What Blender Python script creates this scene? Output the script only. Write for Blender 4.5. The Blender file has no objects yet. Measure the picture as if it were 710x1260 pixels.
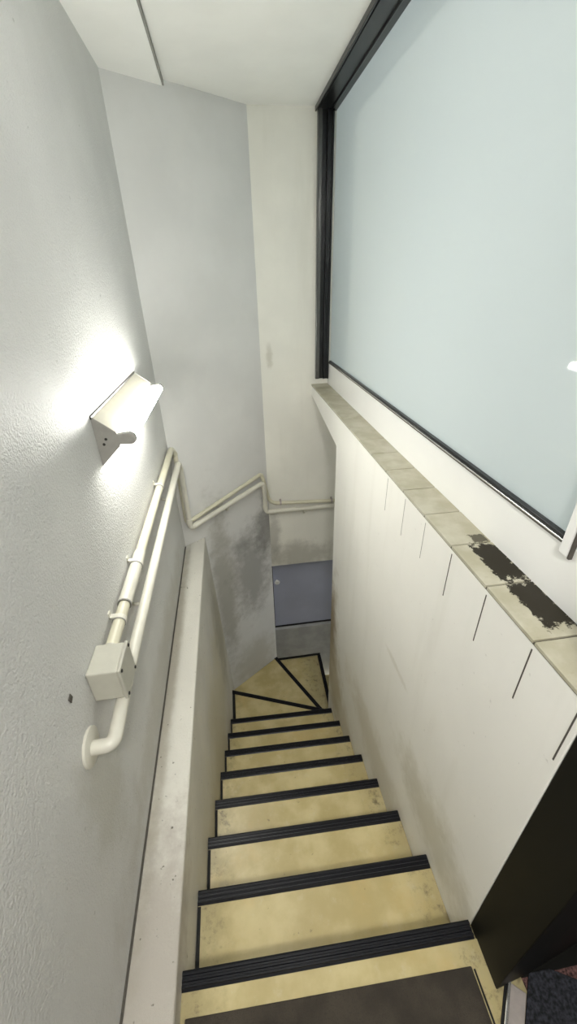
import bpy, bmesh, math, random
from mathutils import Vector, Matrix
random.seed(4)
H = 1.679                      # eye height above the landing floor
S = bpy.context.scene
COL = S.collection
# all coordinates below are metres relative to the eye point; W() lifts them so the landing floor is z = 0
def W(p): return Vector((p[0], p[1], p[2] + H))

# ------------------------------------------------------------------ materials
def new_mat(name):
    m = bpy.data.materials.new(name); m.use_nodes = True
    nt = m.node_tree
    return m, nt, nt.nodes['Principled BSDF']
def N(nt, t, **kw):
    n = nt.nodes.new(t)
    for k, v in kw.items(): setattr(n, k, v)
    return n
def math_n(nt, op, a, b=None, clamp=False):
    n = N(nt, 'ShaderNodeMath', operation=op, use_clamp=clamp)
    for i, v in enumerate((a, b)):
        if v is None: continue
        if isinstance(v, (int, float)): n.inputs[i].default_value = v
        else: nt.links.new(v, n.inputs[i])
    return n.outputs[0]
def ramp(nt, fac, lo, hi, a=0.0, b=1.0):
    n = N(nt, 'ShaderNodeMapRange'); n.interpolation_type = 'SMOOTHSTEP'
    n.inputs['From Min'].default_value = lo; n.inputs['From Max'].default_value = hi
    n.inputs['To Min'].default_value = a; n.inputs['To Max'].default_value = b
    nt.links.new(fac, n.inputs['Value']); return n.outputs['Result']
def noise(nt, scale, detail=4.0, rough=0.55, scl=None):
    pos = N(nt, 'ShaderNodeNewGeometry').outputs['Position']
    if scl:
        mp = N(nt, 'ShaderNodeMapping'); mp.inputs['Scale'].default_value = scl
        nt.links.new(pos, mp.inputs['Vector']); pos = mp.outputs[0]
    n = N(nt, 'ShaderNodeTexNoise'); n.inputs['Scale'].default_value = scale
    n.inputs['Detail'].default_value = detail; n.inputs['Roughness'].default_value = rough
    nt.links.new(pos, n.inputs['Vector']); return n.outputs['Fac']
def mix(nt, fac, a, b):
    n = N(nt, 'ShaderNodeMix', data_type='RGBA')
    if isinstance(fac, (int, float)): n.inputs['Factor'].default_value = fac
    else: nt.links.new(fac, n.inputs['Factor'])
    for key, v in ((6, a), (7, b)):
        if isinstance(v, tuple): n.inputs[key].default_value = (*v, 1)
        else: nt.links.new(v, n.inputs[key])
    return n.outputs[2]
def blob(nt, c, r, nscale=9.0, wob=1.3):
    """soft irregular stain mask around world point c with radii r"""
    pos = N(nt, 'ShaderNodeNewGeometry').outputs['Position']
    mp = N(nt, 'ShaderNodeMapping', vector_type='POINT')
    c = W(c)
    mp.inputs['Location'].default_value = (-c.x / r[0], -c.y / r[1], -c.z / r[2])
    mp.inputs['Scale'].default_value = (1 / r[0], 1 / r[1], 1 / r[2])
    nt.links.new(pos, mp.inputs['Vector'])
    ln = N(nt, 'ShaderNodeVectorMath', operation='LENGTH'); nt.links.new(mp.outputs[0], ln.inputs[0])
    d = math_n(nt, 'ADD', ln.outputs['Value'], math_n(nt, 'MULTIPLY', math_n(nt, 'SUBTRACT', noise(nt, nscale, 6, .65), .5), wob))
    return ramp(nt, d, 1.0, 0.25)
def bump(nt, bsdf, height, strength, dist):
    b = N(nt, 'ShaderNodeBump'); b.inputs['Strength'].default_value = strength; b.inputs['Distance'].default_value = dist
    nt.links.new(height, b.inputs['Height']); nt.links.new(b.outputs[0], bsdf.inputs['Normal'])
def plaster(name, base, mottle=.1, rough=.6, bscale=160, bstr=.25, bdist=.002, stains=(), specks=0.0, streak=0):
    m, nt, b = new_mat(name)
    dark = tuple(v * (1 - mottle * 1.6) for v in base)
    col = mix(nt, ramp(nt, noise(nt, 3.2, 6), .35, .7), dark, base)
    if streak:
        col = mix(nt, math_n(nt, 'MULTIPLY', ramp(nt, noise(nt, 9, 4, .6, (1, 1, .12)), .5, .8), streak), col, (.42, .40, .30))
    for (c, r, color, amt, ns) in stains:
        col = mix(nt, math_n(nt, 'MULTIPLY', blob(nt, c, r, ns), amt), col, color)
    if specks:
        col = mix(nt, math_n(nt, 'MULTIPLY', ramp(nt, noise(nt, 55, 2), .70, .78), specks), col, (.12, .11, .08))
    nt.links.new(col, b.inputs['Base Color'])
    b.inputs['Roughness'].default_value = rough
    bump(nt, b, noise(nt, bscale, 3, .6), bstr, bdist)
    return m
def simple(name, base, rough=.5, metal=0.0, mottle=.12, nscale=25, bstr=0.0, coat=0.0, spec=.5):
    m, nt, b = new_mat(name)
    col = mix(nt, ramp(nt, noise(nt, nscale, 5), .3, .72), tuple(v * (1 - mottle * 1.8) for v in base), base)
    nt.links.new(col, b.inputs['Base Color'])
    b.inputs['Roughness'].default_value = rough; b.inputs['Metallic'].default_value = metal
    b.inputs['Coat Weight'].default_value = coat; b.inputs['Specular IOR Level'].default_value = spec
    if bstr: bump(nt, b, noise(nt, 300, 3), bstr, .001)
    return m

M = {}
SOOT = (.10, .095, .08); TAN = (.36, .29, .17)
M['stucco'] = plaster('grey_white_stucco', (.66, .66, .64), .05, .42, 170, .9, .0045, specks=.35, stains=[
    ((-.42, .62, -1.15), (.3, .16, .30), (.44, .43, .36), .5, 12), ((-.42, 1.3, -1.5), (.3, 1.3, .16), (.36, .34, .27), .45, 10)])
M['diag'] = plaster('grey_plaster', (.73, .73, .715), .04, .6, 90, .12, .002, stains=[
    ((.03, 2.74, -2.15), (.30, .26, .60), SOOT, .52, 11), ((.16, 2.84, -1.80), (.16, .14, .34), SOOT, .6, 13), ((-.05, 2.7, -1.85), (.16, .14, .12), SOOT, .3, 16),
    ((-.2, 2.58, -2.2), (.16, .15, 1.1), (.2, .19, .14), .55, 9), ((0, 2.7, -3.2), (.4, .3, .4), (.3, .28, .2), .4, 8)])
M['back'] = plaster('cream_plaster', (.86, .85, .78), .04, .55, 90, .12, .002, streak=.12, stains=[
    ((.45, 2.87, -2.12), (.5, .2, .20), (.22, .21, .17), .5, 8), ((.24, 2.87, -1.9), (.08, .1, .3), SOOT, .4, 9),
    ((.27, 2.87, -.45), (.03, .1, .10), (.45, .43, .34), .5, 14)])
M['right'] = plaster('white_plaster', (.89, .88, .83), .02, .5, 120, .14, .002, specks=.18, streak=.10, stains=[
    ((.56, 2.12, -2.2), (.2, .26, .62), (.27, .20, .10), .95, 6), ((.56, 1.95, -2.6), (.2, .30, .5), (.46, .39, .25), .7, 8), ((.56, 1.7, -2.75), (.2, .5, .32), (.55, .48, .32), .5, 9),
    ((.56, 1.1, -2.15), (.2, .7, .22), (.52, .47, .34), .45, 8), ((.56, .6, -1.7), (.2, .4, .2), (.45, .42, .30), .5, 10),
    ((.56, 1.05, -1.38), (.2, .16, .022), (.55, .52, .42), .35, 18)])
M['sill'] = plaster('white_painted_board', (.87, .87, .85), .02, .45, 60, .05, .001)
M['ceiling'] = plaster('ceiling_paint', (.91, .91, .87), .03, .6, 120, .06, .001)
M['ledge'] = plaster('worn_grey_concrete', (.70, .68, .61), .08, .5, 140, .6, .003, specks=.9, stains=[
    ((-.25, 1.3, -2.45), (.12, 1.9, .70), (.56, .51, .34), .75, 3), ((-.25, 2.3, -2.3), (.10, .35, .7), (.30, .27, .18), .6, 9),
    ((-.35, .35, -1.6), (.2, .55, .2), (.42, .38, .33), .75, 22), ((-.40, 1.4, -1.6), (.035, 1.4, .05), (.42, .38, .30), .6, 16)])
M['crack'] = simple('dark_joint', (.10, .09, .075), .9)
M['groove'] = simple('grey_groove', (.34, .33, .30), .9)
M['kerb'] = simple('grey_concrete', (.40, .40, .39), .8, mottle=.12, nscale=9)
M['hatch'] = simple('blue_grey_paint', (.37, .39, .49), .45, mottle=.06, nscale=3)
M['black'] = simple('black_anodised', (.016, .017, .018), .28, .3, .1)
M['lip'] = simple('dark_grey_anodised', (.13, .13, .125), .22, .4, .05)
M['blackpost'] = simple('black_steel', (.0035, .0035, .0022), .55, .0, .1, spec=.22)
M['rubber'] = simple('black_rubber', (.006, .0065, .010), .36, 0, .15, 40, spec=.3)
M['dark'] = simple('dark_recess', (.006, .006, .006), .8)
M['silver'] = simple('brushed_aluminium', (.75, .75, .73), .25, .9, .05)
M['threshold'] = simple('dull_metal_threshold', (.50, .45, .42), .4, .35, .1, 30)
M['pvc'] = simple('cream_pvc', (.70, .67, .52), .35, 0, .06, 12)
M['rail'] = simple('off_white_vinyl_rail', (.72, .70, .61), .35, 0, .06, 9)
M['box'] = simple('beige_grey_plastic', (.55, .54, .46), .5, 0, .05, 15)
M['boxface'] = simple('beige_grey_cover', (.50, .49, .42), .5, 0, .05, 15)
M['screw'] = simple('dark_screw', (.05, .05, .045), .5, .5)
M['enamel'] = simple('white_enamel', (.50, .48, .40), .35, 0, .03)
M['endplate'] = simple('grey_end_plate', (.36, .35, .32), .5, 0, .08)
M['knob'] = simple('pale_knob', (.75, .74, .70), .3, .2, .05)
M['red'] = simple('red_brown_carpet', (.20, .10, .09), .95, 0, .5, 160)
M['rug'] = simple('dark_blue_rug', (.035, .038, .05), .95, 0, .5, 120)
M['shop'] = simple('dim_shop_wall', (.25, .24, .22), .8)

def make_mat_brown():
    m, nt, b = new_mat('brown_entrance_mat')
    n1 = noise(nt, 260, 3); n2 = noise(nt, 9, 5)
    c = mix(nt, ramp(nt, n2, .3, .7), (.032, .026, .019), (.065, .053, .039))
    c = mix(nt, math_n(nt, 'MULTIPLY', ramp(nt, n1, .5, .7), .5), c, (.03, .027, .022))
    nt.links.new(c, b.inputs['Base Color']); b.inputs['Roughness'].default_value = .95
    bump(nt, b, n1, .8, .003); return m
M['mat'] = make_mat_brown()
def make_vinyl():
    m, nt, b = new_mat('yellow_vinyl_tread')
    c = mix(nt, ramp(nt, noise(nt, 7, 6), .35, .7), (.47, .385, .175), (.62, .53, .28))
    c = mix(nt, math_n(nt, 'MULTIPLY', ramp(nt, noise(nt, 22, 5, .7), .55, .8), .35), c, (.66, .62, .46))
    pos = N(nt, 'ShaderNodeNewGeometry').outputs['Position']
    sx = N(nt, 'ShaderNodeSeparateXYZ'); nt.links.new(pos, sx.inputs[0])
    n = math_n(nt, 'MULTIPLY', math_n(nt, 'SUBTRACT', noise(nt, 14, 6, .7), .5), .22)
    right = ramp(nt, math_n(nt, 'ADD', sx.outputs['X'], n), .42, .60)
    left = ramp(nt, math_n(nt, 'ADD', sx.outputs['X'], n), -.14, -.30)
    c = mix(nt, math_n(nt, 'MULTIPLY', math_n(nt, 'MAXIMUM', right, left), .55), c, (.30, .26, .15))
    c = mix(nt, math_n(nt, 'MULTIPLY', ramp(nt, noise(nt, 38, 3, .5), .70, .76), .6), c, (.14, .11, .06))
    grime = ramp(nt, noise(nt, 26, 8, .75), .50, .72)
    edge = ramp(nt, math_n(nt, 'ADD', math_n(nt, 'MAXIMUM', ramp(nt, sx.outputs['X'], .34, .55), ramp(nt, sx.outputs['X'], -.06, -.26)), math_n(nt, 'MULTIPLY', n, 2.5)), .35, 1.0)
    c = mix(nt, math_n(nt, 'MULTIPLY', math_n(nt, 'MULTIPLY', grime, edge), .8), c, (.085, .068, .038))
    c = mix(nt, math_n(nt, 'MULTIPLY', ramp(nt, noise(nt, 5, 5, .6), .55, .75), .4), c, (.60, .43, .17))
    nt.links.new(c, b.inputs['Base Color']); b.inputs['Roughness'].default_value = .30
    bump(nt, b, noise(nt, 40, 4), .08, .002); return m
M['vinyl'] = make_vinyl()
def make_tile():
    m, nt, b = new_mat('cream_tile_with_black_flaking_paint')
    c = mix(nt, ramp(nt, noise(nt, 12, 6), .35, .7), (.41, .385, .28), (.52, .50, .40))
    c = mix(nt, math_n(nt, 'MULTIPLY', ramp(nt, noise(nt, 60, 4), .62, .75), .4), c, (.35, .32, .22))
    # black paint left on the inner side of two tiles, with a ragged edge
    def patch(cx, cy, rx, ry):
        pos = N(nt, 'ShaderNodeNewGeometry').outputs['Position']
        mp = N(nt, 'ShaderNodeMapping'); mp.inputs['Location'].default_value = (-cx / rx, -cy / ry, 0)
        mp.inputs['Scale'].default_value = (1 / rx, 1 / ry, 0)
        nt.links.new(pos, mp.inputs['Vector'])
        ab = N(nt, 'ShaderNodeVectorMath', operation='ABSOLUTE'); nt.links.new(mp.outputs[0], ab.inputs[0])
        s = N(nt, 'ShaderNodeSeparateXYZ'); nt.links.new(ab.outputs[0], s.inputs[0])
        d = math_n(nt, 'MAXIMUM', s.outputs['X'], s.outputs['Y'])
        d = math_n(nt, 'ADD', d, math_n(nt, 'MULTIPLY', math_n(nt, 'SUBTRACT', noise(nt, 55, 9, .78), .5), 1.9))
        return ramp(nt, d, 1.0, .93)
    p = math_n(nt, 'MAXIMUM', patch(.640, .762, .038, .078), patch(.642, .603, .038, .074))
    p = math_n(nt, 'MAXIMUM', p, math_n(nt, 'MULTIPLY', patch(.650, .868, .022, .020), .8))
    c = mix(nt, math_n(nt, 'MULTIPLY', p, .96), c, (.014, .011, .007))
    nt.links.new(c, b.inputs['Base Color']); b.inputs['Roughness'].default_value = .5
    nt.links.new(ramp(nt, p, 0, 1, .4, .12), b.inputs['Specular IOR Level'])
    bump(nt, b, p, .3, .001); return m
M['tile'] = make_tile()
M['grout'] = simple('tile_grout', (.12, .11, .08), .9)
def make_glass():
    m = bpy.data.materials.new('frosted_glass'); m.use_nodes = True
    nt = m.node_tree; nt.nodes.clear()
    out = N(nt, 'ShaderNodeOutputMaterial')
    tr = N(nt, 'ShaderNodeBsdfTranslucent'); tr.inputs['Color'].default_value = (.84, .89, .89, 1)
    df = N(nt, 'ShaderNodeBsdfDiffuse'); df.inputs['Color'].default_value = (.66, .71, .70, 1)
    gl = N(nt, 'ShaderNodeBsdfGlossy'); gl.inputs['Roughness'].default_value = .04
    fr = N(nt, 'ShaderNodeFresnel'); fr.inputs['IOR'].default_value = 1.45
    m1 = N(nt, 'ShaderNodeMixShader'); m1.inputs[0].default_value = .5
    nt.links.new(tr.outputs[0], m1.inputs[1]); nt.links.new(df.outputs[0], m1.inputs[2])
    m2 = N(nt, 'ShaderNodeMixShader'); nt.links.new(fr.outputs[0], m2.inputs[0])
    nt.links.new(m1.outputs[0], m2.inputs[1]); nt.links.new(gl.outputs[0], m2.inputs[2])
    nt.links.new(m2.outputs[0], out.inputs['Surface']); return m
M['glass'] = make_glass()
def emit(name, col, s):
    m, nt, b = new_mat(name)
    b.inputs['Base Color'].default_value = (.9, .9, .88, 1)
    b.inputs['Emission Color'].default_value = (*col, 1); b.inputs['Emission Strength'].default_value = s
    return m
M['tube'] = emit('lit_fluorescent_tube', (1, .99, .93), 25.0)
M['panel'] = emit('fill_panel_diffuser', (1, .985, .95), 2.0)
M['diffuser'] = emit('fill_lamp_diffuser', (1, .98, .94), 72.0)

# ------------------------------------------------------------------ mesh helpers
def add_prism(bm, pts, ext):
    """closed polygon pts (3-D, planar) extruded by vector ext"""
    a = [bm.verts.new(W(p)) for p in pts]
    e = Vector(ext); b = [bm.verts.new(W(Vector(p) + e)) for p in pts]
    n = len(a); fs = [bm.faces.new(a), bm.faces.new(list(reversed(b)))]
    for i in range(n): fs.append(bm.faces.new((a[i], b[i], b[(i + 1) % n], a[(i + 1) % n])))
    return fs
def add_box(bm, lo, hi):
    (x0, y0, z0), (x1, y1, z1) = lo, hi
    return add_prism(bm, [(x0, y0, z0), (x1, y0, z0), (x1, y1, z0), (x0, y1, z0)], (0, 0, z1 - z0))
def add_hull(bm, bot, top):
    n = len(bot); a = [bm.verts.new(W(p)) for p in bot]; b = [bm.verts.new(W(p)) for p in top]
    bm.faces.new(list(reversed(a))); bm.faces.new(b)
    for i in range(n): bm.faces.new((a[i], a[(i + 1) % n], b[(i + 1) % n], b[i]))
def add_tube(bm, path, r, seg=16):
    """round tube swept along a polyline, mitred, capped; r a number or one radius per point"""
    P = [W(p) for p in path]; rs = r if isinstance(r, (list, tuple)) else [r] * len(P)
    rings = []; up = None
    for i, p in enumerate(P):
        d0 = (P[i] - P[i - 1]).normalized() if i else None
        d1 = (P[i + 1] - P[i]).normalized() if i < len(P) - 1 else None
        t = ((d0 or d1) + (d1 or d0)).normalized()
        if up is None:
            up = Vector((0, 0, 1)) if abs(t.z) < .9 else Vector((1, 0, 0))
        u = (up - t * up.dot(t)).normalized(); v = t.cross(u); up = u
        k = 1.0 / max(.5, (d0 or d1).dot(t))
        rings.append([bm.verts.new(p + (u * math.cos(2 * math.pi * j / seg) + v * math.sin(2 * math.pi * j / seg)) * rs[i]) for j in range(seg)])
    for a, b in zip(rings, rings[1:]):
        for j in range(seg): bm.faces.new((a[j], a[(j + 1) % seg], b[(j + 1) % seg], b[j]))
    bm.faces.new(list(reversed(rings[0]))); bm.faces.new(rings[-1])
def bend(path, rad, n=6):
    """round the corners of a polyline"""
    P = [Vector(p) for p in path]; out = [P[0]]
    for i in range(1, len(P) - 1):
        a = (P[i - 1] - P[i]); b = (P[i + 1] - P[i])
        q = min(rad, a.length * .45, b.length * .45)
        p0 = P[i] + a.normalized() * q; p1 = P[i] + b.normalized() * q
        for k in range(n + 1):
            t = k / n
            out.append(p0 * (1 - t) ** 2 + P[i] * 2 * t * (1 - t) + p1 * t * t)
    out.append(P[-1]); return out
def obj(name, bm, mat, parent=None, bevel=0.0, smooth=False, origin=None):
    bmesh.ops.recalc_face_normals(bm, faces=bm.faces)
    me = bpy.data.meshes.new(name)
    if parent is not None: org = WORLD[parent]
    elif origin is not None: org = W(origin)
    else: org = Vector((0, 0, 0))
    bmesh.ops.translate(bm, verts=bm.verts, vec=-org)
    bm.to_mesh(me); bm.free()
    o = bpy.data.objects.new(name, me); COL.objects.link(o)
    if parent is not None: o.parent = parent
    else: o.location = org
    WORLD[o] = org
    me.materials.append(mat)
    if smooth:
        for p in me.polygons: p.use_smooth = True
        try:
            me.set_sharp_from_angle(angle=math.radians(40))
        except Exception: pass
    if bevel:
        md = o.modifiers.new('bevel', 'BEVEL'); md.width = bevel; md.segments = 2; md.limit_method = 'ANGLE'
        md.angle_limit = math.radians(35)
    return o
WORLD = {}
def thing(name, label, cat, loc, group=None):
    o = bpy.data.objects.new(name, None); COL.objects.link(o)
    o.empty_display_size = .05; o.location = W(loc); WORLD[o] = W(loc)
    tag(o, label, cat, group); return o
def tag(o, label, cat, group=None):
    o['label'] = label; o['category'] = cat
    if group: o['group'] = group
    return o
def struct(o, label=None, cat=None):
    o['kind'] = 'structure'
    if label: o['label'] = label; o['category'] = cat
    return o
B = bmesh.new

# ------------------------------------------------------------------ room shell
XL, XR = -.42, .56
CZ, CZL = .788, .766           # ceiling heights (right field, lowered left field)
YB = 2.87                      # back wall
DA, DB = Vector((XL, 2.42, 0)), Vector((.21, YB, 0))       # diagonal wall
DT = (DB - DA).normalized(); DN = Vector((DT.y, -DT.x, 0))  # along, and out of the wall into the stairwell
REAR = -1.7
TOPZ = CZ + .12

bm = B(); add_box(bm, (XL - .12, REAR, -3.75), (XL, 2.42, TOPZ))
wl = struct(obj('wall_left', bm, M['stucco']), 'rough white plaster wall on the left carrying the lamp and handrail', 'wall')
bm = B(); add_prism(bm, [(XL, .632, -.794), (XL, .646, -.790), (XL, .650, -.806), (XL, .637, -.812)], (.0025, 0, 0))
obj('wall_plug', bm, M['crack'], wl, bevel=.001)
bm = B()
add_prism(bm, [(XL, 2.42, -3.75), (.21, YB, -3.75), (.21, 3.02, -3.75), (XL - .12, 3.02, -3.75), (XL - .12, 2.42, -3.75)], (0, 0, TOPZ + 3.75))
struct(obj('wall_diagonal', bm, M['diag']), 'smooth grey wall set at an angle with sooty stains low down', 'wall')
bm = B()
add_box(bm, (.21, YB, -2.205), (2.3, 3.02, TOPZ))
struct(obj('wall_back', bm, M['back']), 'cream wall facing the camera above the blue-grey hatch', 'wall')
bm = B(); add_box(bm, (.21, 3.075, -3.9), (2.3, 3.15, -2.0)); 
struct(obj('wall_recess', bm, M['kerb']))
# right stair wall (with its slanted underside where the stair turns under it)
bm = B()
add_prism(bm, [(XR, .357, -3.8), (XR, 2.065, -3.8), (XR, 2.125, -.832), (XR, YB, -.722), (XR, YB, -.656), (XR, .357, -.656)], (.14, 0, 0))
wr = struct(obj('wall_right', bm, M['right'], bevel=.004), 'white stained plaster wall along the right side of the stairs', 'wall')
JOINTS = [.503 + .1715 * k for k in range(-1, 14)]
for i, y in enumerate([.3715, .503, .669, .838, 1.005, 1.165, 1.335]):
    ln = [.165, .158, .155, .15, .135, .15, .14][i]
    bm = B(); w = .0017 if i < 4 else .0012
    add_box(bm, (XR - .0006, y - w, -.668 - ln), (XR + .002, y + w, -.668))
    obj('groove', bm, M['crack'] if i < 4 else M['groove'], wr)
# rest of the window wall: board under the glass and the white wall to the right of the window
bm = B()
add_box(bm, (.676, .357, -.662), (.74, YB, -.50))
add_box(bm, (.676, .357, -.50), (.74, .598, TOPZ))
struct(obj('wall_window', bm, M['sill'], bevel=.002), 'white painted board under and beside the frosted window', 'wall')
# ceiling in two levels
bm = B(); add_box(bm, (-.185, REAR, CZ), (.69, 3.02, TOPZ)); add_box(bm, (.69, REAR, CZ), (1.9, .30, TOPZ))
ce = struct(obj('ceiling', bm, M['ceiling']), 'white painted ceiling', 'ceiling')
bm = B(); add_box(bm, (XL - .1, REAR, CZL), (-.185, 3.02, TOPZ - .002))
obj('lowered_field', bm, M['ceiling'], ce)
bm = B(); add_box(bm, (-.185, REAR, CZL + .002), (-.178, 3.0, CZ))
obj('edge_strip', bm, M['groove'], ce)
# landing floor
bm = B(); add_box(bm, (-.287, REAR, -1.80), (.64, .325, -1.679))
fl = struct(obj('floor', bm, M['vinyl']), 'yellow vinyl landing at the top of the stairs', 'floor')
bm = B(); add_box(bm, (XL - .1, REAR - .1, -1.8), (1.9, REAR, TOPZ))
struct(obj('wall_rear', bm, M['diag']))
# ledge / solid left string
def xl(z): return -.287 + .030 * (-1.6 - z)
bm = B()
q = [(XL, -1.6), (xl(-1.6), -1.6), (xl(-3.5), -3.5), (XL, -3.5)]
yend = lambda x: 2.42 + (x - XL) * (DT.y / DT.x)
va = [bm.verts.new(W((x, REAR, z))) for x, z in q]; vb = [bm.verts.new(W((x, yend(x), z))) for x, z in q]
bm.faces.new(va); bm.faces.new(list(reversed(vb)))
for i in range(4): bm.faces.new((va[i], va[(i + 1) % 4], vb[(i + 1) % 4], vb[i]))
tr = struct(obj('trim_1', bm, M['ledge'], bevel=.008), 'worn concrete ledge running level along the left wall', 'ledge')
bm = B(); add_box(bm, (XL, REAR, -1.6), (XL + .006, 2.40, -1.595)); obj('joint', bm, M['crack'], tr)

# ------------------------------------------------------------------ staircase
RISE, GO, Y1 = .188, .2292, .362
zk = lambda k: -1.679 - RISE * (k - 1)
yr = lambda k: Y1 + GO * (k - 1)
yl = lambda k: yr(k) + .018 + .0015 * k
st = thing('staircase', 'narrow yellow vinyl staircase with black nosings turning right at the bottom', 'staircase', (.13, 1.2, -3.75))
def nosing(bm, a, b, back, z, d=.037):
    """ribbed L-shaped rubber edge from a to b; back = horizontal unit vector pointing onto the tread"""
    a = Vector((a[0], a[1], z)); b = Vector((b[0], b[1], z)); bk = Vector((*back, 0))
    prof = [(-.004, -.034), (-.004, .003), (.001, .006), (.006, .006), (.0075, .004), (.012, .004), (.0135, .0065), (.018, .0065), (.0195, .004),
            (.024, .004), (.0255, .0065), (.030, .0065), (.0315, .004), (d - .005, .004), (d, .001), (d, -.004), (.004, -.004), (.004, -.034)]
    add_prism(bm, [tuple(a + bk * u + Vector((0, 0, v))) for u, v in prof], b - a)
def step(poly, k, na, nb, back, strip=None, depth=.36, d=.037):
    bm = B(); z = zk(k)
    add_prism(bm, [(x, y, z) for x, y in poly], (0, 0, -depth))
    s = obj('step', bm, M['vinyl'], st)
    bm = B(); nosing(bm, na, nb, back, z, d)
    obj('nosing', bm, M['rubber'], s, smooth=False)
    if strip:
        bm = B(); add_prism(bm, [(x, y, z) for x, y in strip], (0, 0, .004)); obj('side_strip', bm, M['dark'], s)
    return s
e = .0015
# the landing edge is the first step
dl = Vector((XR + .287, yr(1) - yl(1), 0)).normalized(); bk = (dl.y, -dl.x)
step([(-.287, .325), (XR - e, .325), (XR - e, yr(1)), (-.287, yl(1))], 1, (-.286, yl(1)), (XR - .004, yr(1)), bk, depth=.3)
for k in range(2, 9):
    x0 = xl(zk(k)) + e
    step([(x0, yl(k - 1) - .004), (XR - e, yr(k - 1) - .004), (XR - e, yr(k)), (x0, yl(k))], k, (x0, yl(k)), (XR - .003, yr(k)), bk,
         [(x0, yl(k - 1)), (x0 + .011, yl(k - 1)), (x0 + .011, yl(k) - .04), (x0, yl(k) - .04)], depth=.30)
x0 = xl(zk(9)) + e
def perp(a, b):
    d = Vector((b[0] - a[0], b[1] - a[1], 0)).normalized(); return (d.y, -d.x)
n9a, n9b = (x0, 2.40), (.553, 2.085)
step([(x0, yl(8) - .004), (XR - e, yr(8) - .004), (XR - e, 2.06), n9b, n9a], 9, n9a, n9b, perp(n9a, n9b),
     [(x0, yl(8)), (x0 + .022, yl(8)), (x0 + .022, 2.36), (x0, 2.375)], d=.030)
n10a, n10b = (.208, 2.862), (.575, 2.17)
step([n9a, (.553, 2.083), (.60, 2.10), n10b, n10a, (xl(zk(10)) + e, yend(xl(zk(10))) - .003)], 10, n10a, n10b, perp(n10a, n10b), d=.030)
n11a, n11b = (.690, 2.975), (.668, 2.15)
step([n10a, (.575, 2.135), (.665, 2.14), n11a, (.215, 2.975), (.215, 2.872)], 11, n11a, n11b, perp(n11a, n11b), d=.030)
for k in (12, 13):
    xa = .69 + .25 * (k - 12); xb = xa + .25
    step([(xa - .03, 2.14), (xb, 2.14), (xb, 2.86), (xa - .005, 2.86)], k, (xb, 2.86), (xb, 2.14), (-1, 0), d=.030)
# lower shaft beyond the turn
bm = B(); add_box(bm, (.70, 2.04, -4.3), (2.3, 2.12, -.72)); struct(obj('wall_shaft', bm, M['right']))
bm = B(); add_box(bm, (2.2, 2.12, -4.3), (2.3, YB, -.72)); struct(obj('wall_shaft_end', bm, M['right']))
bm = B(); add_box(bm, (.70, 2.12, -.72), (2.3, YB, -.62)); struct(obj('ceiling_shaft', bm, M['ceiling']))
bm = B(); add_box(bm, (1.19, 2.12, -4.4), (2.3, YB, -4.2)); struct(obj('floor_lower', bm, M['vinyl']))

# blue-grey hatch above a kerb at the bottom of the back wall
bm = B(); add_box(bm, (.213, 2.985, -3.95), (1.2, 3.075, -3.112))
kb = struct(obj('trim_2', bm, M['kerb'], bevel=.004), 'grey concrete kerb below the blue-grey hatch', 'kerb')
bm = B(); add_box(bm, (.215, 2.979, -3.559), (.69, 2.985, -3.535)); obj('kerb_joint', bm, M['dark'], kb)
bm = B(); add_box(bm, (.213, 3.02, -3.112), (1.2, 3.075, -3.102)); obj('kerb_shadow_gap', bm, M['dark'], kb)  # dark strip standing for the shadow between kerb and hatch
bm = B(); add_box(bm, (.228, 3.03, -3.10), (1.0, 3.07, -2.215))
dr = struct(obj('door_1', bm, M['hatch'], bevel=.003), 'blue-grey painted hatch door at the foot of the stairs', 'door')
bm = B()
add_tube(bm, [(.262, 3.03, -2.50), (.262, 3.012, -2.50), (.262, 3.008, -2.50), (.262, 2.995, -2.50), (.262, 2.985, -2.50)], [.008, .008, .02, .026, .016], 16)
obj('door_knob', bm, M['knob'], dr, smooth=True)
bm = B(); add_box(bm, (.213, 3.03, -3.10), (.227, 3.072, -2.206)); obj('door_seal', bm, M['dark'], dr)

# ------------------------------------------------------------------ coping
cp = thing('tiled_coping', 'row of cream coping tiles with flaking black paint on the right stair wall', 'coping', (.615, 1.6, -.662))
bm = B(); add_box(bm, (XR - .0005, .357, -.656), (.676, YB, -.6500)); obj('grout_bed', bm, M['grout'], cp)
bm = B()
ys = [.357] + [y for y in JOINTS if .37 < y < YB - .02] + [YB]
for a, b in zip(ys, ys[1:]):
    add_box(bm, (XR - .002, a + .0026, -.6535), (.6755, b - .0026, -.645))
obj('tiles', bm, M['tile'], cp, bevel=.001)

# ------------------------------------------------------------------ window
wn = thing('window_1', 'large frosted glass window with black frame on the right', 'window', (.69, 1.7, -.5)); wn['kind'] = 'structure'
bm = B(); add_box(bm, (.690, .61, -.497), (.697, YB - .002, CZ - .002)); obj('pane', bm, M['glass'], wn)
def profile_y(name, xs, y, thick):      # vertical profile strips against the back wall
    bm = B()
    for x0, x1, t in xs: add_box(bm, (x0, y - t, -.608), (x1, y, CZ - .001))
    return bm
f = obj('frame_jamb', profile_y('j', [(.609, .637, .010), (.637, .642, .030), (.642, .664, .024), (.664, .672, .034)], YB, 0), M['black'], wn, bevel=.0015)
obj('frame_lip', profile_y('j', [(.583, .588, .030), (.588, .609, .024)], YB, 0), M['lip'], wn, bevel=.0025)
bm = B()
for x0, x1, t in [(.572, .579, .022), (.579, .590, .008), (.590, .655, .014), (.655, .661, .022), (.661, .689, .018)]:
    add_box(bm, (x0, .598, CZ - t), (x1, YB - .001, CZ))
obj('frame_head', bm, M['black'], wn, bevel=.0015)
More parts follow.
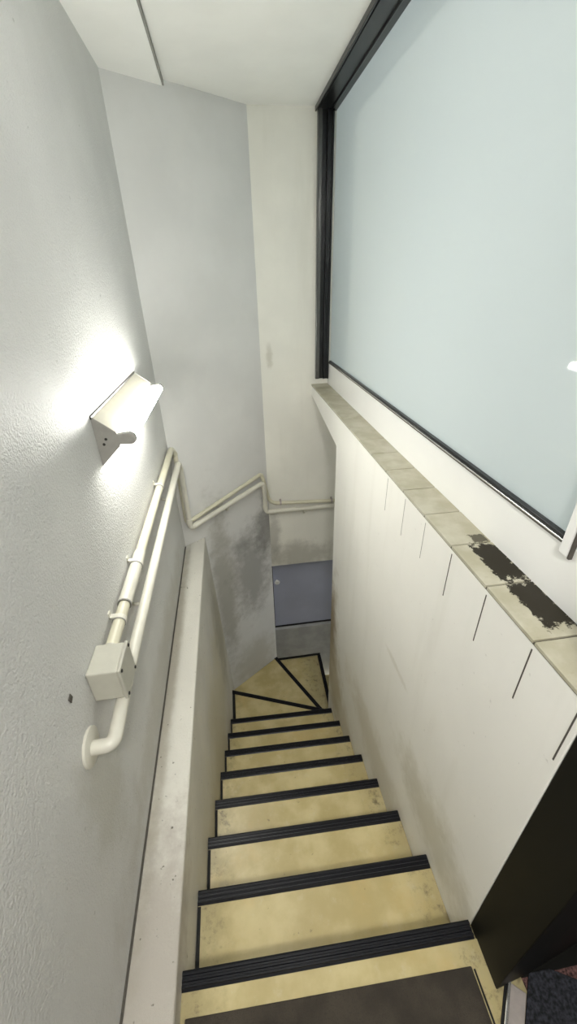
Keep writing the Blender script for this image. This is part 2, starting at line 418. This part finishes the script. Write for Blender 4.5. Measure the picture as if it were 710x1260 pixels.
bm = B(); add_box(bm, (.674, .62, -.4955), (.688, YB - .036, -.488)); obj('frame_sill', bm, M['black'], wn, bevel=.001)
bm = B(); add_box(bm, (.670, .62, -.5005), (.684, YB - .036, -.4955)); obj('sill_bead', bm, M['silver'], wn, bevel=.001)
bm = B(); add_box(bm, (.671, .62, -.5045), (.676, YB - .036, -.5005)); obj('sill_gasket', bm, M['crack'], wn)
bm = B(); add_box(bm, (.680, .626, -.494), (.689, .640, CZ)); obj('pane_gasket', bm, M['kerb'], wn)
bm = B(); add_box(bm, (.664, .604, -.522), (.690, .626, CZ)); obj('mullion', bm, M['sill'], wn, bevel=.002)
bm = B(); add_box(bm, (.668, .598, -.526), (.676, .6035, CZ)); obj('mullion_gasket', bm, M['crack'], wn)

# ------------------------------------------------------------------ black door post at the right
bm = B()
add_prism(bm, [(XR, .357, -1.679), (XR, .226, -1.679), (.66, .240, -1.679), (.98, .300, -1.679), (.98, .357, -1.679)], (0, 0, 1.679 + CZ)); add_box(bm, (XR, .235, -2.0), (.96, .357, -1.6795))
pst = struct(obj('trim_3', bm, M['blackpost'], bevel=.003), 'black steel door post at the right of the landing', 'post')
# shop floor beyond the threshold, dim enclosing walls
bm = B(); add_prism(bm, [(.64, REAR, -1.8), (1.8, REAR, -1.8), (1.8, .357, -1.8), (.64, .357, -1.8)], (0, 0, .119))
struct(obj('floor_shop', bm, M['red']), 'reddish brown carpet in the room beyond the threshold', 'carpet')
bm = B(); add_box(bm, (1.8, REAR, -1.8), (1.9, .36, TOPZ)); add_box(bm, (.98, .30, -1.8), (1.8, .40, TOPZ)); add_box(bm, (.74, .30, CZ - .3), (.98, .40, TOPZ))
struct(obj('wall_shop', bm, M['shop']))
th = Vector((.062, .076, 0)).normalized(); tn = Vector((th.y, -th.x, 0))
def strip(o, w0, w1, l0, l1, z0, z1, mat, name, parent=None):
    bm = B(); p = Vector(o)
    pts = [p + tn * w0 + th * l0, p + tn * w1 + th * l0, p + tn * w1 + th * l1, p + tn * w0 + th * l1]
    add_prism(bm, [(v.x, v.y, z0) for v in pts], (0, 0, z1 - z0)); return obj(name, bm, mat, parent, bevel=.002, origin=None)
o0 = (.598, .236, 0)
ts = tag(strip(o0, .008, .046, -.16, .0, -1.679, -1.670, M['threshold'], 'threshold_strip'), 'pale metal threshold strip on the floor beside the black door post', 'threshold')
strip(o0, .0, .008, -.16, .004, -1.679, -1.664, M['silver'], 'raised_edge', ts)
strip(o0, -.006, .0, -.16, .004, -1.679, -1.675, M['dark'], 'dark_edge', ts)
bm = B()
add_prism(bm, [(x, y, -1.679) for x, y in [(.636, .207), (.664, .2405), (.725, .240), (.84, .185), (.93, .11), (1.3, -.1), (1.3, -.6), (.50, -.6), (.50, .040)]], (0, 0, .007))
tag(obj('rug', bm, M['rug'], bevel=.002), 'dark blue rug on the red carpet past the threshold', 'rug')
# entrance mat
bm = B(); add_prism(bm, [(-.272, .297, -1.679), (.516, .276, -1.679), (.514, -.65, -1.679), (-.272, -.65, -1.679)], (0, 0, .007))
mt = tag(obj('door_mat', bm, M['mat'], bevel=.003, origin=(.12, -.2, -1.679)), 'dark brown entrance mat on the landing above the top nosing', 'mat')
bm = B(); add_prism(bm, [(.520, .270, -1.679), (.5245, .270, -1.679), (.5245, -.65, -1.679), (.520, -.65, -1.679)], (0, 0, .003))
obj('floor_gap', bm, M['dark'], fl)

# ------------------------------------------------------------------ wall lamp
LY0, LY1 = 1.24, 1.93
lp = thing('wall_lamp', 'white fluorescent batten lamp with one lit tube on the left wall', 'lamp', (XL, 1.585, -.49))
sec = [(XL, -.340), (-.359, -.390), (-.357, -.430), (XL, -.490)]
bm = B(); add_prism(bm, [(x, LY0 + .004, z) for x, z in sec], (0, LY1 - LY0 - .008, 0)); obj('housing', bm, M['enamel'], lp, bevel=.003)
for y in (LY0, LY1 - .004):
    bm = B(); add_prism(bm, [(x, y, z) for x, z in [(XL, -.336), (-.356, -.389), (-.354, -.432), (XL, -.494)]], (0, .004, 0))
    ep = obj('end_plate', bm, M['endplate'], lp, bevel=.001)
    if y == LY0:
        for sx_, sz_ in ((-.391, -.408), (-.400, -.424)):
            bm = B(); add_tube(bm, [(sx_, y - .0022, sz_), (sx_, y, sz_)], [.0035, .0045], 10); obj('screw', bm, M['screw'], ep)
bm = B(); add_box(bm, (XL, LY0 - .002, -.345), (XL + .004, LY1 + .002, -.336)); obj('back_shadow_strip', bm, M['screw'], lp)  # dark strip painting the shadow gap between housing and wall
for y, s in ((LY0, 1), (LY1, -1)):
    bm = B()
    ring = []
    n = 14
    pts = [(-.360, -.396)] + [(-.322 + .0185 * math.cos(a), -.411 + .0185 * math.sin(a)) for a in [math.radians(100 - 200 * i / n) for i in range(n + 1)]] + [(-.360, -.428)]
    add_prism(bm, [(x, y + s * .0, z) for x, z in pts], (0, s * .022, 0)); obj('tube_holder', bm, M['endplate'], lp, bevel=.003)
bm = B(); add_tube(bm, [(-.322, LY0 + .022, -.411), (-.322, LY0 + .034, -.411), (-.322, LY1 - .034, -.411), (-.322, LY1 - .022, -.411)], [.0145, .0155, .0155, .0145], 18)
obj('tube', bm, M['tube'], lp, smooth=True)

# ------------------------------------------------------------------ handrail
RZ, RX = -.954, -.362
def dg(off, s, z):
    p = DA + DN * off + DT * s; return (p.x, p.y, z)
hr = thing('handrail', 'off-white tubular handrail along the left, angled and back walls', 'handrail', (XL, 1.5, -.96))
c1 = (RX, 2.365, RZ)
k1 = dg(.050, .035, -1.452); k2 = dg(.050, .690, -1.338)
k3 = (k2[0] + .012, YB - .050, -1.618)
hp = [(XL + .004, .628, -.972), (RX, .628, -.970), (RX, .80, RZ), (RX, 2.35, RZ), (k1[0], k1[1], RZ - .05), k1, k2, (k2[0] + .006, k2[1] + .004, -1.40), k3, (.86, YB - .05, -1.616)]
bm = B(); add_tube(bm, bend(hp, .034), .0175, 18); obj('rail', bm, M['rail'], hr, smooth=True)
bm = B()
add_tube(bm, [(XL, .632, -.972), (XL + .006, .632, -.972), (XL + .009, .632, -.972)], [.047, .047, .040], 24); obj('flange', bm, M['rail'], hr, smooth=True)
def sock(a, b, r, name, mat, parent):
    bm = B(); add_tube(bm, [a, b], r, 18); obj(name, bm, mat, parent, smooth=True, bevel=.001)
V = Vector
def along(a, b, t0, t1): a, b = V(a), V(b); d = (b - a).normalized(); return a + d * t0, a + d * t1
sock(*along(k1, k2, .03, .075), .0205, 'socket', M['rail'], hr)
sock(*along(k1, (k1[0], k1[1], RZ), .03, .075), .0205, 'socket', M['rail'], hr)
sock(*along(k3, (.86, YB - .05, -1.616), .03, .07), .0205, 'socket', M['rail'], hr)
sock(*along(k3, k2, .03, .06), .0205, 'socket', M['rail'], hr)
for y in (1.15, 1.95):
    bm = B(); add_tube(bm, bend([(XL + .001, y, RZ - .03), (XL + .03, y, RZ - .036), (RX, y, RZ - .016)], .015), .006, 10); obj('bracket', bm, M['rail'], hr, smooth=True)
bm = B(); add_tube(bm, bend([dg(.001, .36, -1.45), dg(.03, .36, -1.455), dg(.05, .36, -1.42)], .015), .006, 10); obj('bracket', bm, M['rail'], hr, smooth=True)
bm = B(); add_tube(bm, bend([(.5, YB - .001, -1.67), (.5, YB - .03, -1.675), (.5, YB - .05, -1.645)], .015), .006, 10); obj('bracket', bm, M['rail'], hr, smooth=True)

# ------------------------------------------------------------------ junction box and conduit
bx = thing('junction_box', 'square beige junction box at the lower end of the conduit', 'junction box', (XL, .772, -.93))
bm = B(); add_box(bm, (XL, .725, -.930), (-.345, .822, -.830)); obj('body', bm, M['box'], bx, bevel=.004)
bm = B(); add_box(bm, (-.345, .722, -.933), (-.336, .825, -.827)); cv = obj('cover', bm, M['boxface'], bx, bevel=.003)
for y in (.732, .815):
    for z in (-.837, -.923):
        bm = B(); add_tube(bm, [(-.336, y, z), (-.3335, y, z), (-.333, y, z)], [.0045, .0045, .003], 10); obj('screw', bm, M['screw'], cv)
CX, CZc, R = XL + .026, -.872, .0175
cd = thing('conduit', 'cream conduit pipe clipped above the handrail from junction box to back wall', 'conduit', (XL, 1.5, -.89))
a1 = dg(.022, .03, -1.422); a2 = dg(.022, .700, -1.278); a3 = (.255, YB - .022, -1.560)
cpth = [(CX, .8225, CZc), (CX, 2.385, CZc), (a1[0], a1[1] - .0, CZc - .05), a1, a2, (a2[0] + .012, a2[1], -1.32), (.212, YB - .022, -1.52), a3, (.86, YB - .022, -1.590)]
bm = B(); add_tube(bm, bend(cpth, .030), [R] * 400, 16) if False else add_tube(bm, bend(cpth[:3], .03), R, 16); obj('pipe', bm, M['pvc'], cd, smooth=True)
bm = B(); add_tube(bm, bend(cpth[2:6], .03), .0145, 14); obj('pipe', bm, M['pvc'], cd, smooth=True)
bm = B(); add_tube(bm, bend(cpth[5:], .03), .0145, 14); obj('pipe', bm, M['pvc'], cd, smooth=True)
sock((CX, .8225, CZc), (CX, .845, CZc), R + .005, 'hub', M['box'], cd)
sock((CX, 1.02, CZc), (CX, 1.30, CZc), R + .0035, 'coupling', M['rail'], cd)
sock((CX, 1.02, CZc), (CX, 1.026, CZc), R + .005, 'coupling_ring', M['endplate'], cd)
for y in (.945, 1.22, 1.85):
    bm = B()
    rr = R + (.0065 if y == 1.22 else .003)
    add_tube(bm, [(CX, y, CZc), (CX, y + .016, CZc)], rr, 18)
    add_box(bm, (XL, y, CZc - .006 + rr), (XL + .004, y + .016, CZc + rr + .014))
    add_box(bm, (XL, y, CZc + rr - .004), (CX, y + .016, CZc + rr))
    c = obj('clamp', bm, M['rail'], cd)
    bm = B(); add_tube(bm, [(CX, y - .0025, CZc), (CX, y, CZc)], rr, 18); obj('clamp_edge', bm, M['endplate'], c)
for x in (.30, .72):
    bm = B(); z = -1.560 - (x - .255) * .05
    add_tube(bm, [(x, YB - .022, z), (x + .014, YB - .022, z)], .017, 14); add_box(bm, (x, YB - .004, z), (x + .014, YB, z + .026)); add_box(bm, (x, YB - .022, z + .013), (x + .014, YB - .001, z + .017))
    obj('clamp', bm, M['threshold'], cd)

# ------------------------------------------------------------------ added fill lights, outside the frame
cl = thing('fill_ceiling_light', 'added round ceiling fill light over the landing behind the camera', 'light', (.1, -.45, CZ))  # unseen fixture, added as fill to brighten the landing and lower walls
bm = B(); add_tube(bm, [(.1, -.45, CZ - .03), (.1, -.45, CZ)], [.13, .14], 28); obj('rim', bm, M['enamel'], cl, smooth=True)
bm = B(); add_tube(bm, [(.1, -.45, CZ - .045), (.1, -.45, CZ - .038), (.1, -.45, CZ - .03)], [.09, .115, .12], 28); obj('diffuser', bm, M['diffuser'], cl, smooth=True)

pl = thing('fill_panel_light', 'added rectangular ceiling fill light over the stairs just above the top of the frame', 'light', (.08, 1.15, CZ))  # unseen panel, added as fill to lift the stairs
bm = B()
for lo, hi in (((-.03, .74, CZ - .03), (-.015, 1.56, CZ)), ((.175, .74, CZ - .03), (.19, 1.56, CZ)), ((-.015, .74, CZ - .03), (.175, .755, CZ)), ((-.015, 1.545, CZ - .03), (.175, 1.56, CZ))): add_box(bm, lo, hi)
obj('frame', bm, M['enamel'], pl)
bm = B(); add_box(bm, (-.015, .755, CZ - .024), (.175, 1.545, CZ - .012)); obj('diffuser', bm, M['panel'], pl)

# ------------------------------------------------------------------ world: overcast daylight behind the frosted glass
w = bpy.data.worlds.new('World'); S.world = w; w.use_nodes = True
bg = w.node_tree.nodes['Background']; bg.inputs[0].default_value = (.94, .985, 1.0, 1); bg.inputs[1].default_value = 1.08

# ------------------------------------------------------------------ camera
yaw, pitch, roll = math.radians(7.38759), math.radians(29.93669), math.radians(1.55584)
cy, sy, cpi, sp = math.cos(yaw), math.sin(yaw), math.cos(pitch), math.sin(pitch)
fwd = V((sy * cpi, cy * cpi, -sp)); r0 = V((cy, -sy, 0)); d0 = fwd.cross(r0)
right = r0 * math.cos(roll) + d0 * math.sin(roll); down = d0 * math.cos(roll) - r0 * math.sin(roll)
cam = bpy.data.cameras.new('camera'); co = bpy.data.objects.new('camera', cam); COL.objects.link(co)
m = Matrix.Identity(4)
for i in range(3):
    m[i][0] = right[i]; m[i][1] = -down[i]; m[i][2] = -fwd[i]
m[2][3] = H; co.matrix_world = m
cam.sensor_fit = 'VERTICAL'; cam.sensor_height = 36; cam.lens = 36 * 497.93 / 1260; cam.clip_start = .01
S.camera = co
vs = S.view_settings; vs.view_transform = 'Standard'; vs.look = 'None'; vs.gamma = 1; vs.use_curve_mapping = False; vs.exposure = 1.66
